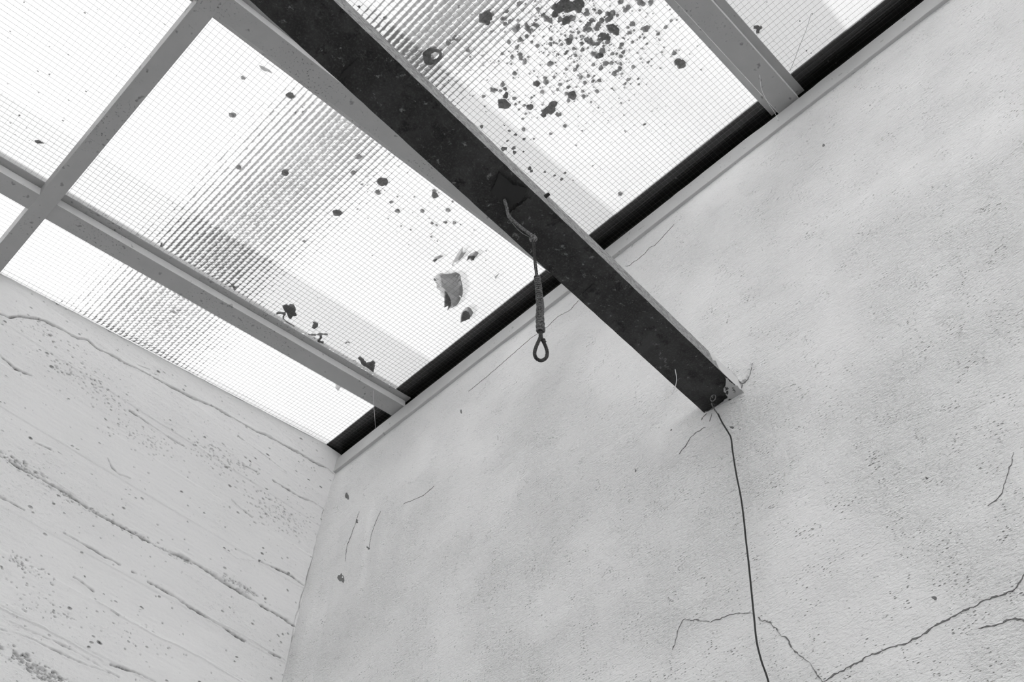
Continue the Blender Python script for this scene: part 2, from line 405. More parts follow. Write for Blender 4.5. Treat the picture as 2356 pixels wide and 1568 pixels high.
# ---- wall_left: concrete cast against boards; seams, fins, blow holes are geometry
oA, sA = (0, 640), 2.614; oB, sB = (0, 1000), 2.76
GR = [(pl_px([(-40,205),(0,215),(50,238),(110,230),(180,238),(260,255),(330,285),(400,325),(470,360),(530,375),(570,415),(600,435),(680,465),(760,515),(830,545),(900,580),(990,630),(1100,690),(1200,735),(1290,775),(1370,825),(1460,875),(1530,915),(1600,940),(1700,1000),(1800,1050),(1900,1110),(1970,1145),(2015,1180)],oA,sA), 1.8, 3.2),
 (pl_px([(780,795),(860,850),(930,900),(1000,945),(1070,985),(1110,1010)],oA,sA), 1.5, 1.6),
 (pl_px([(1430,950),(1510,1010),(1590,1065),(1650,1110),(1720,1165)],oA,sA), 1.2, 1.2),
 (pl_px([(1640,1215),(1720,1265),(1790,1310),(1880,1345),(1950,1390)],oA,sA), 1.3, 1.3),
 (pl_px([(1460,1125),(1540,1165)],oA,sA), 1.4, 1.5), (pl_px([(0,460),(90,540),(190,585)],oA,sA), 1.4, 1.2),
 (pl_px([(830,520),(900,545)],oA,sA), 1.3, 1.4), (pl_px([(210,985),(310,1030)],oA,sA), 1.2, 1.2),
 (pl_px([(-30,105),(0,130),(100,190),(240,265),(330,320),(440,380),(500,420),(600,490),(700,545),(800,595),(950,680),(1040,730),(1150,775),(1250,820),(1330,870),(1400,920),(1550,1010),(1650,1080),(1750,1130),(1880,1222)],oB,sB), 2.4, 2.2),
 (pl_px([(-30,380),(0,395),(70,430),(150,475)],oB,sB), 1.7, 1.8),
 (pl_px([(410,625),(540,700),(640,760),(760,825)],oB,sB), 1.6, 1.6), (pl_px([(840,870),(860,880)],oB,sB), 1.8, 1.8),
 (pl_px([(940,930),(1100,1020),(1240,1115),(1370,1200),(1480,1260),(1560,1310)],oB,sB), 1.8, 1.0),
 (pl_px([(1700,1375),(1780,1415)],oB,sB), 1.6, 1.5),
 (pl_px([(470,905),(520,935),(600,990)],oB,sB), 1.4, 1.2), (pl_px([(700,1115),(750,1140)],oB,sB), 1.7, 1.8),
 (pl_px([(1640,800),(1750,850),(1850,895),(1930,960)],oB,sB), 1.5, 1.2), (pl_px([(1470,410),(1520,460),(1600,520)],oB,sB), 1.4, 1.2),
 (pl_px([(700,1450),(800,1490),(900,1525),(990,1568)],oB,sB), 1.7, 1.2),
 (pl_px([(1870,1210),(1890,1130),(1935,970),(1985,780),(2030,600),(2065,430),(2110,330),(2128,258)],oB,sB), 1.1, 1.0),
 (pl_px([(1870,1210),(1830,1400),(1800,1568)],oB,sB), 1.0, .8),
 (pl_px([(680,150),(710,210),(760,250),(830,280)],oB,sB), 1.0, .6), (pl_px([(0,1230),(150,1270),(300,1340),(480,1430),(700,1510)],oB,sB), 1.2, .7),
 (pl_px([(60,1180),(200,1250),(330,1300),(520,1400),(760,1540)],oB,sB), 1.1, .6)]
FIN = [(pl_px([(0,1095),(120,1155),(270,1220),(400,1290),(520,1360),(650,1430)],oB,sB), 1.6, 1.3),
 (pl_px([(600,1050),(740,1130),(850,1200),(1000,1280),(1150,1350),(1300,1430),(1450,1520),(1540,1575)],oB,sB), 1.3, 1.0),
 (pl_px([(1240,1105),(1370,1190),(1480,1235),(1600,1305),(1720,1375),(1820,1435)],oB,sB), 1.4, 1.1),
 (pl_px([(160,185),(330,280),(500,395)],oB,sB), 1.2, .8), (pl_px([(1380,690),(1500,780),(1640,800)],oB,sB), 1.0, .5),
 (pl_px([(1300,1420),(1700,1640)],oB,sB), 1.0, .6), (pl_px([(1640,810),(1760,880),(1920,970)],oB,sB), 1.0, .6)]
def seg_dist(Xa, Za, pts):
    D = np.full(Xa.shape, 9.0)
    P = [at_y(p, LY)[[0, 2]] for p in pts]
    for a, b in zip(P[:-1], P[1:]):
        ab = b-a; t = np.clip(((Xa-a[0])*ab[0]+(Za-a[1])*ab[1])/(ab@ab), 0, 1)
        D = np.minimum(D, np.hypot(Xa-a[0]-t*ab[0], Za-a[1]-t*ab[1]))
    return D
JZ = [.905, .985, 1.075, 1.150, 1.241, 1.335, 1.425, 1.515, 1.62]
def wl_fn(x, z):
    jx = x+.004*vn(x*60, z*60); jz = z+.0028*vn(x*45+7, z*45+1)+.0012*vn(x*160+7, z*160+1)
    global RECESS_SHADE
    RECESS_SHADE = np.zeros_like(x)
    d = .0018*vn(x*3, z*5)+.0014*vn(x*14+5, z*60+9)+.0006*vn(x*40, z*230)+.0003*vn(x*200, z*300)
    for i in range(len(JZ)-1):        # each shuttering board stood a little proud or shy
        mk = 1/(1+np.exp(-(z-JZ[i])*2500))-1/(1+np.exp(-(z-JZ[i+1])*2500))
        d += mk*((-1)**i*.0007+.0006*vn(np.full_like(x, i*7.3), x*2))
    px = .00072
    for pts, wd, dp in GR:
        D = seg_dist(jx, jz, pts); vary = .15+2.0*(vn(x*38+3, z*20)+.5)*(.4+1.2*(vn(x*170+9, z*60)+.5))
        wd = wd*(.45+.55*vary)
        d += dp*.0026*vary*np.exp(-(D/(wd*px*1.05))**2)
        RECESS_SHADE += np.clip(vary*.8*dp/1.6, 0, 1.3)*np.exp(-(D/(wd*px*.95))**2)*(.35+1.3*(vn(x*120+1, z*90)+.5))
        d -= .0005*np.exp(-((D-wd*px*3)/(px*3))**2)
    for pts, wd, hh in FIN:
        D = seg_dist(jx, jz, pts); d -= hh*.0020*np.exp(-(D/(wd*px*1.1))**2)
    # blow holes
    rs = np.random.RandomState(11); n = 520
    hx = rs.uniform(-.05, .87, n); hz = rs.uniform(.86, 1.72, n); hr = .0006+.0011*rs.rand(n)**3
    def holes(hx, hz, hr, dp, el0=1.0):
        for a, b, r in zip(hx, hz, hr):
            el = el0*rs.uniform(.8, 1.3)
            i0 = np.searchsorted(XA, a-4*r); i1 = np.searchsorted(XA, a+4*r); j0 = np.searchsorted(ZA, b-4*r); j1 = np.searchsorted(ZA, b+4*r)
            if i1 <= i0 or j1 <= j0: continue
            sx, sz = x[i0:i1, j0:j1], z[i0:i1, j0:j1]
            g = np.exp(-(((sx-a)/(el*r))**2+((sz-b)/(.8/el**.5*r))**2)**1.5); d[i0:i1, j0:j1] += dp*r*g
            RECESS_SHADE[i0:i1, j0:j1] = np.maximum(RECESS_SHADE[i0:i1, j0:j1], g*rs.uniform(.3, 1.2))
    holes(hx, hz, hr, 3.2)
    # honeycombed patches along the seams
    for pxy, spread, n, rr in (((330,1010),(75,28),150,1.6),((500,1050),(70,25),150,1.6),((640,1180),(65,28),200,1.8),((200,880),(90,24),160,1.6),
                               ((100,760),(80,20),90,1.4),((170,1150),(140,6),120,1.7),((400,1275),(60,5),60,1.7),((560,1350),(50,6),70,2.0),
                               ((45,1065),(60,8),80,1.9),((100,1545),(90,16),220,2.4),((60,1300),(60,14),80,1.5),((330,1470),(130,30),60,1.2),
                               ((100,1390),(90,30),70,1.3),((690,1200),(25,40),60,1.3)):
        c, sn = math.cos(.51), math.sin(.51); g = rs.randn(n, 2)*np.array(spread)*.6
        Q = [at_y((pxy[0]+a*c-b*sn, pxy[1]+a*sn+b*c), LY) for a, b in g]
        holes([q[0] for q in Q], [q[2] for q in Q], (.0005+.0011*rs.rand(n)**2.5)*rr*.75, 3.0, 1.5)
    return np.stack([x, LY+d, z], -1)
XA = np.arange(-.10, WX+.004, .00128); ZA = np.arange(.84, 1.756, .00128)
def wl_full(x, z):
    V = wl_fn(x, z)
    # top edge follows the roof slope, slightly ragged
    top = roofz(V[..., 0], 1.6)+.0025*vn(V[..., 0]*60, V[..., 0]*0)
    V[..., 2] = np.minimum(V[..., 2], top)
    return V
wl = grid_mesh('wall_left', XA[::-1], ZA, lambda x, z: wl_full(x[::-1], z)[::-1], M_CONC, ROOM, kind='structure')
wl.data.attributes.new('recess_shade', 'FLOAT', 'POINT').data.foreach_set('value', RECESS_SHADE[::-1].ravel().astype(np.float32))
mb = MB()
for xa, xb in ((X0, -.12), (-.12, WX+.2)):
    mb.add([(xa,LY+.008,FZ),(xb,LY+.008,FZ),(xb,LY+.25,FZ),(xa,LY+.25,FZ),(xa,LY+.008,roofz(xa,1.597)),(xb,LY+.008,roofz(xb,1.597)),(xb,LY+.25,roofz(xb,1.597)),(xa,LY+.25,roofz(xa,1.597))],
           [(0,3,2,1),(4,5,6,7),(0,1,5,4),(1,2,6,5),(2,3,7,6),(3,0,4,7)])
mb.build('wall_core', M_ROOM, wl, ROOM)
mb = MB(); mb.box(X0, WX, LY, LY+.008, FZ, .84)
mb.add([(X0,LY,.84),(-.12,LY,.84),(-.12,LY,roofz(-.12,1.598)),(X0,LY,roofz(X0,1.598))], [(0,1,2,3)])
mb.build('lower_concrete', M_CONC, wl, ROOM)
mb = MB(); mb.box(U0_, 1.2, LY+.004, LY+.2, 1.6078, 1.612); mb.build('sun_seal_strip', M_ROOM, wl, ROOF)  # unseen strip added over the pane edge to block a sun leak

# rest of the room, behind and below the camera
mb = MB(); mb.box(X0-.2, 1.08, Y0-.2, LY+.25, FZ-.15, FZ); mb.build('floor', M_FLOOR, None, ROOM, kind='structure')
# unseen far side: parapet, posts, eaves beam; opening to yard invented to brighten walls
mb = MB(); mb.box(X0-.2, X0, Y0-.2, LY+.25, FZ, FZ+2.35); mb.box(X0-.12, X0, Y0-.2, LY+.25, roofz(X0, 1.575)-.12, roofz(X0, 1.574))
for yy in (Y0-.1, -.4, LY-.1): mb.box(X0-.12, X0, yy, yy+.12, FZ, roofz(X0, 1.574)-.12)
mb.build('wall_far', M_ROOM, None, ROOM, kind='structure')
mb = MB(); mb.box(-14, 14, -14, 14, FZ-.35, FZ-.15); mb.build('yard_ground', mat('pale_yard_ground', .16, .9)[0], None, ROOM, kind='structure')
# unseen near end: two piers, wide opening between them added to let in daylight
mb = MB()
for xq in ((X0, X0+.25), (.75, 1.08)): mb.box(xq[0], xq[1], Y0-.2, Y0, FZ, 1.3)
mb.build('wall_near', M_ROOM, None, ROOM, kind='structure')

# the house goes on above the glass roof
M_FACADE = mat('house_facade', .2, .9)[0]; M_EAVE = mat('dark_eave', .03, .8)[0]
mb = MB(); mb.box(.886, 1.2, -7, 7, 1.705, 4.7); mb.build('wall_upper', M_FACADE, None, ROOM, kind='structure')
ev = thing('roof_eave', 'dark roof eave high on the house, seen blurred through the wired glass', 'eave')
mb = MB(); mb.box(.73, 1.6, -7, 7, 4.62, 4.75); mb.box(.872, .886, -7, 7, 4.12, 4.62); mb.build('soffit', M_EAVE, ev, ROOM)
mb = MB(); mb.tube([(.74, -7, 4.67), (.74, 7, 4.67)], .055, 12); mb.build('gutter', M_EAVE, ev, ROOM, smooth=True)

# ============================================================ ROOF
TBAR = [(1.309, 'pale grey steel glazing bar nearest the board-marked wall, dry leaves lying beside it'),
        (.7497, 'pale grey steel glazing bar running behind the dark beam'),
        (.2003, 'pale grey steel glazing bar at upper right, thin cobweb across its wall end'),
        (-.355, None), (-.91, None), (-1.465, None), (-2.02, None)]
U0, U1 = roofz(X0)*math.sin(SL)+X0*math.cos(SL), 1.1425
for v, lab in TBAR:
    if v < -1: continue
    t = thing('glazing_bar', lab or ('pale grey steel glazing bar next after the cobwebbed one' if v > -.5 else 'pale grey steel glazing bar farthest from the board-marked wall'),
              'bar', ROOF, 'glazing bars of the glass roof')
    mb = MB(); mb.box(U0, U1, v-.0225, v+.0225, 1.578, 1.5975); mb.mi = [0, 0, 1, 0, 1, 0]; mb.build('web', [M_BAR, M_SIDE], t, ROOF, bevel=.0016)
    mb = MB(); mb.box(U0, U1+.004, v-.037, v+.037, 1.5974, 1.6002); mb.build('flange', M_BAR, t, ROOF, bevel=.0006)
    mb = MB(); mb.box(U0, U1+.03, v-.005, v+.005, 1.6002, 1.638); mb.box(U0, U1+.03, v-.011, v+.011, 1.636, 1.642); mb.build('fin', M_BAR, t, ROOF)
PB = ((.2379, .2713), (-.70, -.667))
for i, (a, b) in enumerate(PB):
    t = thing('cross_bar', ['grey steel cross bar passing under two glazing bars at upper left', 'grey steel cross bar lower down the roof behind the viewer'][i], 'bar', ROOF)
    mb = MB(); k = .003
    y0, y1 = -1.2, LY+.05
    mb.add([(a,y0,1.577),(b,y0,1.577),(b,y1,1.577),(a,y1,1.577),(a-k,y0,1.5995),(b+.0005,y0,1.5995),(b+.0005,y1,1.5995),(a-k,y1,1.5995)],
           [(0,3,2,1),(4,5,6,7),(0,1,5,4),(1,2,6,5),(2,3,7,6),(3,0,4,7)])
    mb.build('bar', M_BAR, t, ROOF, bevel=.0008)

panes = {}
VS = [LY+.03, 1.309, .7497, .2003, -.355, -.91, -1.465]
US = [(.2556, 1.155), (-.684, .2551), (U0, -.6845)]
LBL = {(0,0): 'narrow wired glass pane between the board-marked wall and first glazing bar', (1,0): 'large wired glass pane with dry leaves, left of the dark beam',
 (2,0): 'wired glass pane splattered with dark lichen, right of the dark beam', (3,0): 'wired glass pane in the top right corner above the cobweb',
 (0,1): 'small corner of wired glass at the left edge, below the cross bar end', (1,1): 'wired glass pane in the upper left corner with a bark scrap',
 (2,1): 'wired glass pane past the top edge beyond the dark beam', (3,1): 'wired glass pane behind the viewer beyond the third glazing bar'}
def pane(i, j):
    v1, v0 = VS[i]-.006*(i > 0), VS[i+1]+.006; u0, u1 = US[j]
    lab = LBL.get((i, j)) or 'wired glass pane of the roof lying wholly outside the picture'
    t = thing('glass_pane', lab, 'glass', ROOF, 'wired glass panes of the roof')
    a, b = 1.6004, 1.6064; mb = MB()
    V = [(u0,v0,a),(u1,v0,a),(u1,v1,a),(u0,v1,a),(u0,v0,b),(u1,v0,b),(u1,v1,b),(u0,v1,b)]
    mb.add(V, [(0,3,2,1)], 0); mb2 = [(4,5,6,7),(0,1,5,4),(1,2,6,5),(2,3,7,6),(3,0,4,7)]
    mb.f += mb2; mb.mi += [1]*5
    mb.build('glass', [M_GLASS_LENS, M_GLASS], t, ROOF)
    mb = MB(); mb.box(u0, u1, v0, v1, 1.6070, 1.6071); f = MB(); f.add([(u0,v0,1.607),(u1,v0,1.607),(u1,v1,1.607),(u0,v1,1.607)], [(0,1,2,3)])
    f.build('grime_film', M_FILM, t, ROOF)
    if i < 4 and j < 2:
        mb = MB(); r = .00019
        k = math.ceil(u0/CELL[0])
        while k*CELL[0] < u1-.001:
            u = k*CELL[0]; mb.box(u-r, u+r, v0+.001, v1-.001, 1.6030, 1.6034); k += 1
        k = math.ceil(v0/CELL[1])
        while k*CELL[1] < v1-.001:
            vv = k*CELL[1]; mb.box(u0+.001, u1-.001, vv-r, vv+r, 1.6035, 1.6039); k += 1
        mb.build('wire_mesh', M_WIRE, t, ROOF, kind='stuff')
    return t
for i in range(6):
    for j in range(3): panes[i, j] = pane(i, j)

# flashing over the wall end of the glass, steel wall plate under the bars
t = thing('roof_flashing', 'black bitumen flashing strip along the top of the plaster wall', 'flashing', ROOF)
mb = MB(); mb.box(1.104, 1.30, Y0, LY+.1, 1.6078, 1.6105); mb.build('strip', M_FLASH, t, ROOF)
mb = MB(); mb.box(1.1560, 1.17, Y0, LY+.1, 1.575, 1.6075); mb.build('upstand', M_FLASH, t, ROOF)
t = thing('wall_plate', 'pale grey steel angle along the top of the plaster wall', 'steel angle')
PX = .8665
mb = MB(); mb.box(PX, WX+.03, -1.2, LY+.004, 1.694, 1.7355); mb.build('face_plate', M_PLATE, t, ROOM, bevel=.0012)
mb = MB(); mb.box(PX-.0015, WX+.03, -1.2, LY+.004, 1.6875, 1.6925); mb.build('lip', M_PLATE, t, ROOM, bevel=.001)

# ============================================================ DARK BEAM
BD = np.array([1, .0443, .074]); P1 = at_x((1632, 960), WX); P2 = at_x((1712, 905), WX); BH = .0252
beam = thing('steel_beam', 'dark rusty flat steel beam crossing below the glass into the plaster wall', 'beam')
xa, xb = -1.75, .885
def bp(P, x, h=0): q = P+BD*(x-WX); return (q[0], q[1], q[2]+h)
mb = MB(); NS = 260
for s_ in range(NS):
    x0 = xa+(xb-xa)*s_/NS; x1 = xa+(xb-xa)*(s_+1)/NS
    V = [bp(P2,x0),bp(P2,x1),bp(P1,x1),bp(P1,x0),bp(P2,x0,BH),bp(P2,x1,BH),bp(P1,x1,BH),bp(P1,x0,BH)]
    V = [(a, b+(.0006*float(vn(np.array(a*70.), np.array(b*9.)))), c) for a, b, c in V]
    k = len(mb.v); mb.v += V
    for q, m_ in (((0,3,2,1),0),((4,5,6,7),1),((0,1,5,4),1),((2,3,7,6),0)):
        mb.f.append(tuple(i+k for i in q)); mb.mi.append(m_)
mb.build('shaft', [M_IRON, M_DUST], beam, ROOM)
M_ENDP = painted('end_grey_paint', .5, .03, 130, .58, .64, False)
e = .0003
mb = MB(); out = [(-.085, 1), (-.078, .35), (-.070, .6), (-.064, .1), (-.055, 0), (.02, 0), (.02, 1)]
V = [bp(P2+[0, -e*2, 0], WX+a, BH*h_) for a, h_ in out]+[bp(P2+[0, .002, 0], WX+a, BH*h_) for a, h_ in out]; k = len(out)
mb.add(V, [tuple(range(k))[::-1], tuple(range(k, 2*k))]+[(i, (i+1) % k, k+(i+1) % k, k+i) for i in range(k)])
mb.build('painted_flank', mat('white_flank_paint', .7, .8)[0], beam, ROOM)
# scale plates flaking off the underside
M_IRON2 = mat('smooth_black_scale', .022, .5)[0]
def under(px, name, m, t):
    pts = []; px = [tuple(q) for q in jag([list(map(float, p)) for p in list(px)+[px[0]]], 5, 2.0, (0, 1))][:-1]
    for p in px:
        r = ray(p); A3 = np.array([[1, 0, 0], [.0, 1, 0]])
        zz = None                      # plane of the underside: z = P1z + .074 (x-WX) (+ slight cross fall)
        s0 = P1[2]-.074*WX-.0005; tt = s0/(r[2]-.074*r[0]); pts.append(r*tt)
    k = len(pts); mb = MB(); V = [(q[0], q[1], q[2]+.0005) for q in pts]+[(q[0], q[1], q[2]-t) for q in pts]
    mb.add(V, [tuple(range(k)), tuple(range(k, 2*k))[::-1]]+[(i, (i+1) % k, k+(i+1) % k, k+i) for i in range(k)]); return mb.build(name, m, beam, ROOM, bevel=.0003)
under(pl_px([(975,520),(985,580),(965,640),(975,690),(1010,720),(940,790),(870,840),(810,868),(778,880),(800,920),(815,942),(1190,700),(1186,690)], (1450, 750), 4.48), 'painted_end', M_ENDP, .0006)
under([(1150,398),(1180,425),(1212,432),(1200,462),(1172,473),(1148,455),(1128,440),(1140,425)], 'scale_patch', M_IRON2, .0008)
under([(1160,500),(1215,455),(1222,462),(1168,508)], 'weld_ridge', M_IRON, .0012)
under([(786,172),(822,136),(826,142),(792,178)], 'weld_ridge', M_IRON2, .0012)
under([(1372,655),(1352,668),(1340,676),(1346,668),(1366,652)], 'scale_patch', M_IRON2, .0008)
mb = MB(); q = bp(P2, .43, BH*.6); mb.tube([(q[0], q[1]+.002, q[2]), (q[0]+.002, q[1]-.006, q[2]+.003)], [.003, .0022], 8); mb.build('rivet', M_IRON2, beam, ROOM)

# ============================================================ CORD WITH LOOP
noose = thing('cord_loop', 'dark cord with a long coiled binding and end loop, hanging from the beam', 'cord')
def under_z(p, off=0):
    r = ray(p); return r*((P1[2]-.074*WX)/(r[2]-.074*r[0]))
a0 = under_z((1160, 458)); kn = ray((1227, 548)); kn = kn*((a0[2]-.022)/kn[2])
KY = kn[1]
ps = [(1160,458),(1166,478),(1170,495),(1184,510),(1203,526),(1218,537),(1227,543)]
UP = []
for i, p in enumerate(ps):
    r = ray(p); z = a0[2]-.002-(.018*i/(len(ps)-1)); UP.append(r*z/r[2])
def twist(mb, path, r, pitch, strands=2, n=6, off=.55):
    P = smooth_path(path, 8); L = [0]
    for a, b in zip(P[:-1], P[1:]): L.append(L[-1]+np.linalg.norm(b-a))
    m = max(8, int(L[-1]/pitch*8)); D = np.linspace(0, L[-1], m)
    PP = np.stack([np.interp(D, L, [q[i] for q in P]) for i in range(3)], 1)
    for s_ in range(strands):
        V = []; up = None
        for i in range(m):
            t = Vector(PP[min(i+1, m-1)]-PP[max(i-1, 0)]).normalized()
            if up is None: up = t.orthogonal().normalized()
            up = (up-t*up.dot(t)).normalized(); b = t.cross(up); a = 2*math.pi*(D[i]/pitch+s_/strands)
            V.append(Vector(PP[i])+(up*math.cos(a)+b*math.sin(a))*r*off)
        mb.tube(V, r*.62, n)
mb = MB(); twist(mb, UP, .0019, .009, 3); mb.tube(smooth_path([UP[2]+[0,.0025,0], UP[4]+[-.002,.004,-.003], kn+[-.003,.003,.002]], 6), .0005, 5)
mb.build('upper_cord', M_ROPEL, noose, ROOM, smooth=True)
mb = MB()
for k in range(3):                    # knot: interlocked turns
    pts = []
    for i in range(21):
        a = 2*math.pi*i/20; e = (Vector((math.cos(a), 0, math.sin(a))), Vector((math.cos(a), math.sin(a), .3*math.sin(2*a))), Vector((.4*math.cos(a), math.sin(a), math.cos(a))))[k]
        pts.append(Vector(kn)+e*.0036+Vector((0, 0, -.0008*k)))
    mb.tube(pts, .0015, 7)
mb.build('knot', M_ROPEL, noose, ROOM, smooth=True)
def ry(p): return at_y(p, KY)
mb = MB()
for dx in (-1.8, 1.8): twist(mb, [ry((1227+dx*1.2, 552)), ry((1229+dx, 575)), ry((1231+dx, 600)), ry((1236+dx, 640))], .0010, .006)
mb.build('doubled_cord', M_ROPED, noose, ROOM, smooth=True)
axis = smooth_path([ry(p) for p in ((1236,636),(1239,660),(1241,685),(1243,705),(1242,725),(1243,745),(1244,762))], 30)
Ln = len(axis); mb = MB(); turns = 31; V = []
for i in range(turns*12):
    f = i/(turns*12-1); c = axis[int(f*(Ln-1))]; a = 2*math.pi*i/12; r = .0030+.0009*f
    wob = .0004*math.sin(i*.37)*f
    V.append((c[0]+(r+wob)*math.cos(a), c[1]+(r+wob)*math.sin(a), c[2]+.0004*math.sin(a)))
mb.tube(V, .00125, 6); mb.tube(axis[::10], .0026, 8)
mb.build('coiled_binding', M_ROPE, noose, ROOM, smooth=True)
mb = MB()
lp = [(1243,760),(1243,775),(1238,787),(1233,799),(1230,812),(1234,824),(1245,829),(1256,823),(1259,811),(1256,798),(1251,787),(1246,777),(1244,764)]
twist(mb, [ry(p) for p in lp], .0018, .007, 3)
twist(mb, [ry((1249,779)), ry((1254,784)), ry((1252,790))], .0014, .006)
mb.build('loop', M_ROPED, noose, ROOM, smooth=True)

# cable hanging down the plaster wall
cb = thing('hanging_cable', 'thin dark cable hooked on the beam end, hanging down the plaster wall', 'cable')
def rx(p, x=.857): return at_x(p, x)
CP = [rx(p) for p in [(1652,952),(1662,972),(1676,995),(1682,1008),(1686,1040),(1694,1090),(1704,1140),(1711,1190),(1716,1240),(1722,1290),(1728,1350),(1735,1420),(1741,1475),(1752,1520),(1768,1568)]]
e = CP[-1]; d = e-CP[-2]; CP += [e+[0, -.001, -.06], e+[0, -.002, -.25], e+[0, 0, -.8], np.array([.857, e[1], FZ+.01])]
mb = MB(); mb.tube(smooth_path(CP, 8), .00115, 8); mb.build('lead', M_CABLE, cb, ROOM, smooth=True)
mb = MB()
h0 = under_z((1640, 912)); twist(mb, [h0+[0,0,.001], rx((1637,922),.85), rx((1640,935),.852), rx((1652,952))], .0010, .005)
mb.tube([h0+np.array([.004*math.cos(a), .004*math.sin(a), -.003-.003*math.sin(a)]) for a in np.linspace(0, 7.5, 18)], .0008, 6)
mb.build('fixing_twist', M_ROPEL, cb, ROOM, smooth=True)

# ============================================================ DIRT STUCK ON THE PANES
WT = 1.6074
def pane_of(px):
    u, v = at_w(px, WT); j = 0 if u > .2556 else 1
    i = 0 if v > 1.309 else 1 if v > .7497 else 2 if v > .2003 else 3
    return panes[i, j]
def spot(px, r, rag=.35, hole=False, n=None):
    c = at_w(px, WT); s_ = .00066; rx_, ry_ = (r, r) if not isinstance(r, tuple) else r
    rx_ *= s_; ry_ *= s_; rot = random.uniform(0, 3)
    n = n or int(14+max(rx_, ry_)*1100); mb = MB(); out = blob_out(c, rx_, ry_, n, rag, rot)
    if hole:
        inn = [(c[0]+(x-c[0])*.38+.003, c[1]+(y-c[1])*.42-.004) for x, y in out]; k = len(out)
        V = [(x, y, z) for z in (WT, WT+.0006) for x, y in out+inn]
        mb.add(V, [(i, (i+1) % k, k+(i+1) % k, k+i) for i in range(k)]+[(2*k+i, 3*k+i, 3*k+(i+1) % k, 2*k+(i+1) % k) for i in range(k)])
    else: mb.prism(out, WT, WT+.0006)
    return mb.build('lichen_spot', M_LICHEN if max(rx_, ry_) > .0062 else M_LICHENS, pane_of(px), ROOF)
S = []
S += [(p[0]/5.2275+1150, p[1]/5.2275, r) for p, r in [((190,350),9),((215,310),6),((330,330),8),((310,290),6),((350,360),7),((240,470),7),((320,430),6),((105,500),6),((200,565),6),((440,300),7),((400,290),5),((560,220),9),((520,180),7),((600,240),7),
 ((720,230),8),((800,240),13),((870,210),9),((660,160),10),((830,490),10),((850,430),6),((870,1140),13),((800,1120),6),((820,1200),6),((440,1000),10),((550,980),8),((540,930),6),((650,920),5),((360,1280),10),((290,1260),5),((175,875),7),
 ((970,925),6),((1020,990),6),((1115,970),5),((1190,960),6),((1060,905),6),((990,1090),5),((1005,1150),6),((1165,1090),6),((1270,755),8),((1210,810),7),((1340,750),6),((1450,765),4),((1440,815),7),((1400,850),6),((1370,880),8),((1465,880),4),
 ((1230,600),9),((1200,660),10),((1120,640),8),((1160,670),7),((1120,770),6),((990,590),6),((980,515),6),((1055,570),4),((1540,950),6),((1500,1000),5),((1780,740),5),((1750,345),9),((1710,340),5),((1780,320),6),((1555,390),6),((1460,530),7),((1440,570),5),
 ((1480,620),6),((1450,670),6),((1540,80),7),((1500,120),6),((1590,280),8),((1535,325),5),((1410,180),5),((1300,230),9),((1350,150),9),((1290,160),7),((1330,200),8),((1220,240),8),((1180,290),8),((1160,340),7),((1100,240),7),((1060,290),8),((1020,340),8),((1070,350),8),
 ((940,380),5),((1040,160),8),((1040,110),5),((1200,140),7),((1130,110),5),((720,1010),6),((690,1070),5),((505,1100),6),((820,1040),6),((1900,400),6),((1990,320),6),((2055,240),5),((1680,20),9),((1720,40),7),((1810,30),8),((1450,15),8),((780,1510),5),
 ((380,500),5),((450,545),6),((240,650),7),((250,690),7),((295,740),7),((145,680),6),((610,460),6),((605,525),6),((735,530),5),((785,640),5),((810,610),4),((885,580),5),((910,660),5),((590,765),7),((620,750),6),((795,825),5),((900,830),6),((930,790),5),
 ((1080,490),9),((1040,470),7),((1120,520),8),((1170,520),7),((1290,500),7),((1350,640),6),((1600,800),6),((1590,500),5),((1570,1000),3),((1660,940),4),((1665,1010),4),((1350,1060),3),((1945,620),4),((2085,635),6),((1765,520),4),((1730,450),4),((1680,440),4),((25,640),5),((120,250),6),((80,130),6),((225,40),6),((460,110),7),((270,120),4),((30,220),6),((215,235),4),((430,235),4),((60,280),6),((160,930),3),((380,1165),4),((185,1245),4),((170,1175),6),((225,1310),4),((310,1360),4),((270,1420),4),((1745,1485),3),((30,1010),7),((60,1060),6),((5,1085),5)]]
S += [(p[0]/2.45+1100, p[1]/2.45, r) for p, r in [((1145,360),13),((1120,345),10),((1105,295),7),((175,733),4),((210,755),5),((255,725),6),((165,790),4),((200,830),6),((205,855),6),((258,780),5),((145,835),8),((290,945),6),((300,960),5),((375,965),4),((430,985),4),((470,1005),5),((490,970),4),((408,750),5),((485,705),5),((585,733),3),((935,697),3),((800,1088),8),((645,930),2.5),((255,850),3),((20,710),5),((30,540),5),((1255,390),3),((905,470),3.5),((750,495),3),((820,645),3)]]
S += [(p[0]/2.45+500, p[1]/2.45, r) for p, r in [((410,535),11),((85,645),9),((120,940),8),((380,970),11),((795,880),9),((765,970),8),((930,1020),16),((905,1080),9),((675,1195),13),((1015,1185),8),((980,1135),6),((1155,1185),7),((1300,1180),8),((1225,1095),11),((1222,1070),6),((1335,1250),6),((1285,1248),6),((1210,1253),5),((1235,1265),4),((1325,1132),4),((145,435),6),((490,1355),5),((300,1470),5),((120,1530),5),((1090,1290),3),((1035,1270),3),((1205,1330),4),((1240,1355),2.5),((815,1035),4),((790,1175),3),((1110,1105),3),((1015,1105),3),((700,803),2.5),((1515,1410),2.5),((1325,1490),2.5),((435,635),2.5),((480,600),2.5),((480,625),2.5),((940,95),3),((800,35),4),((1350,225),6),((1300,240),8),((1330,215),6),((1410,280),7)]]
for x, y, r in S: spot((x, y), r, random.choice((.12, .2, .3)))
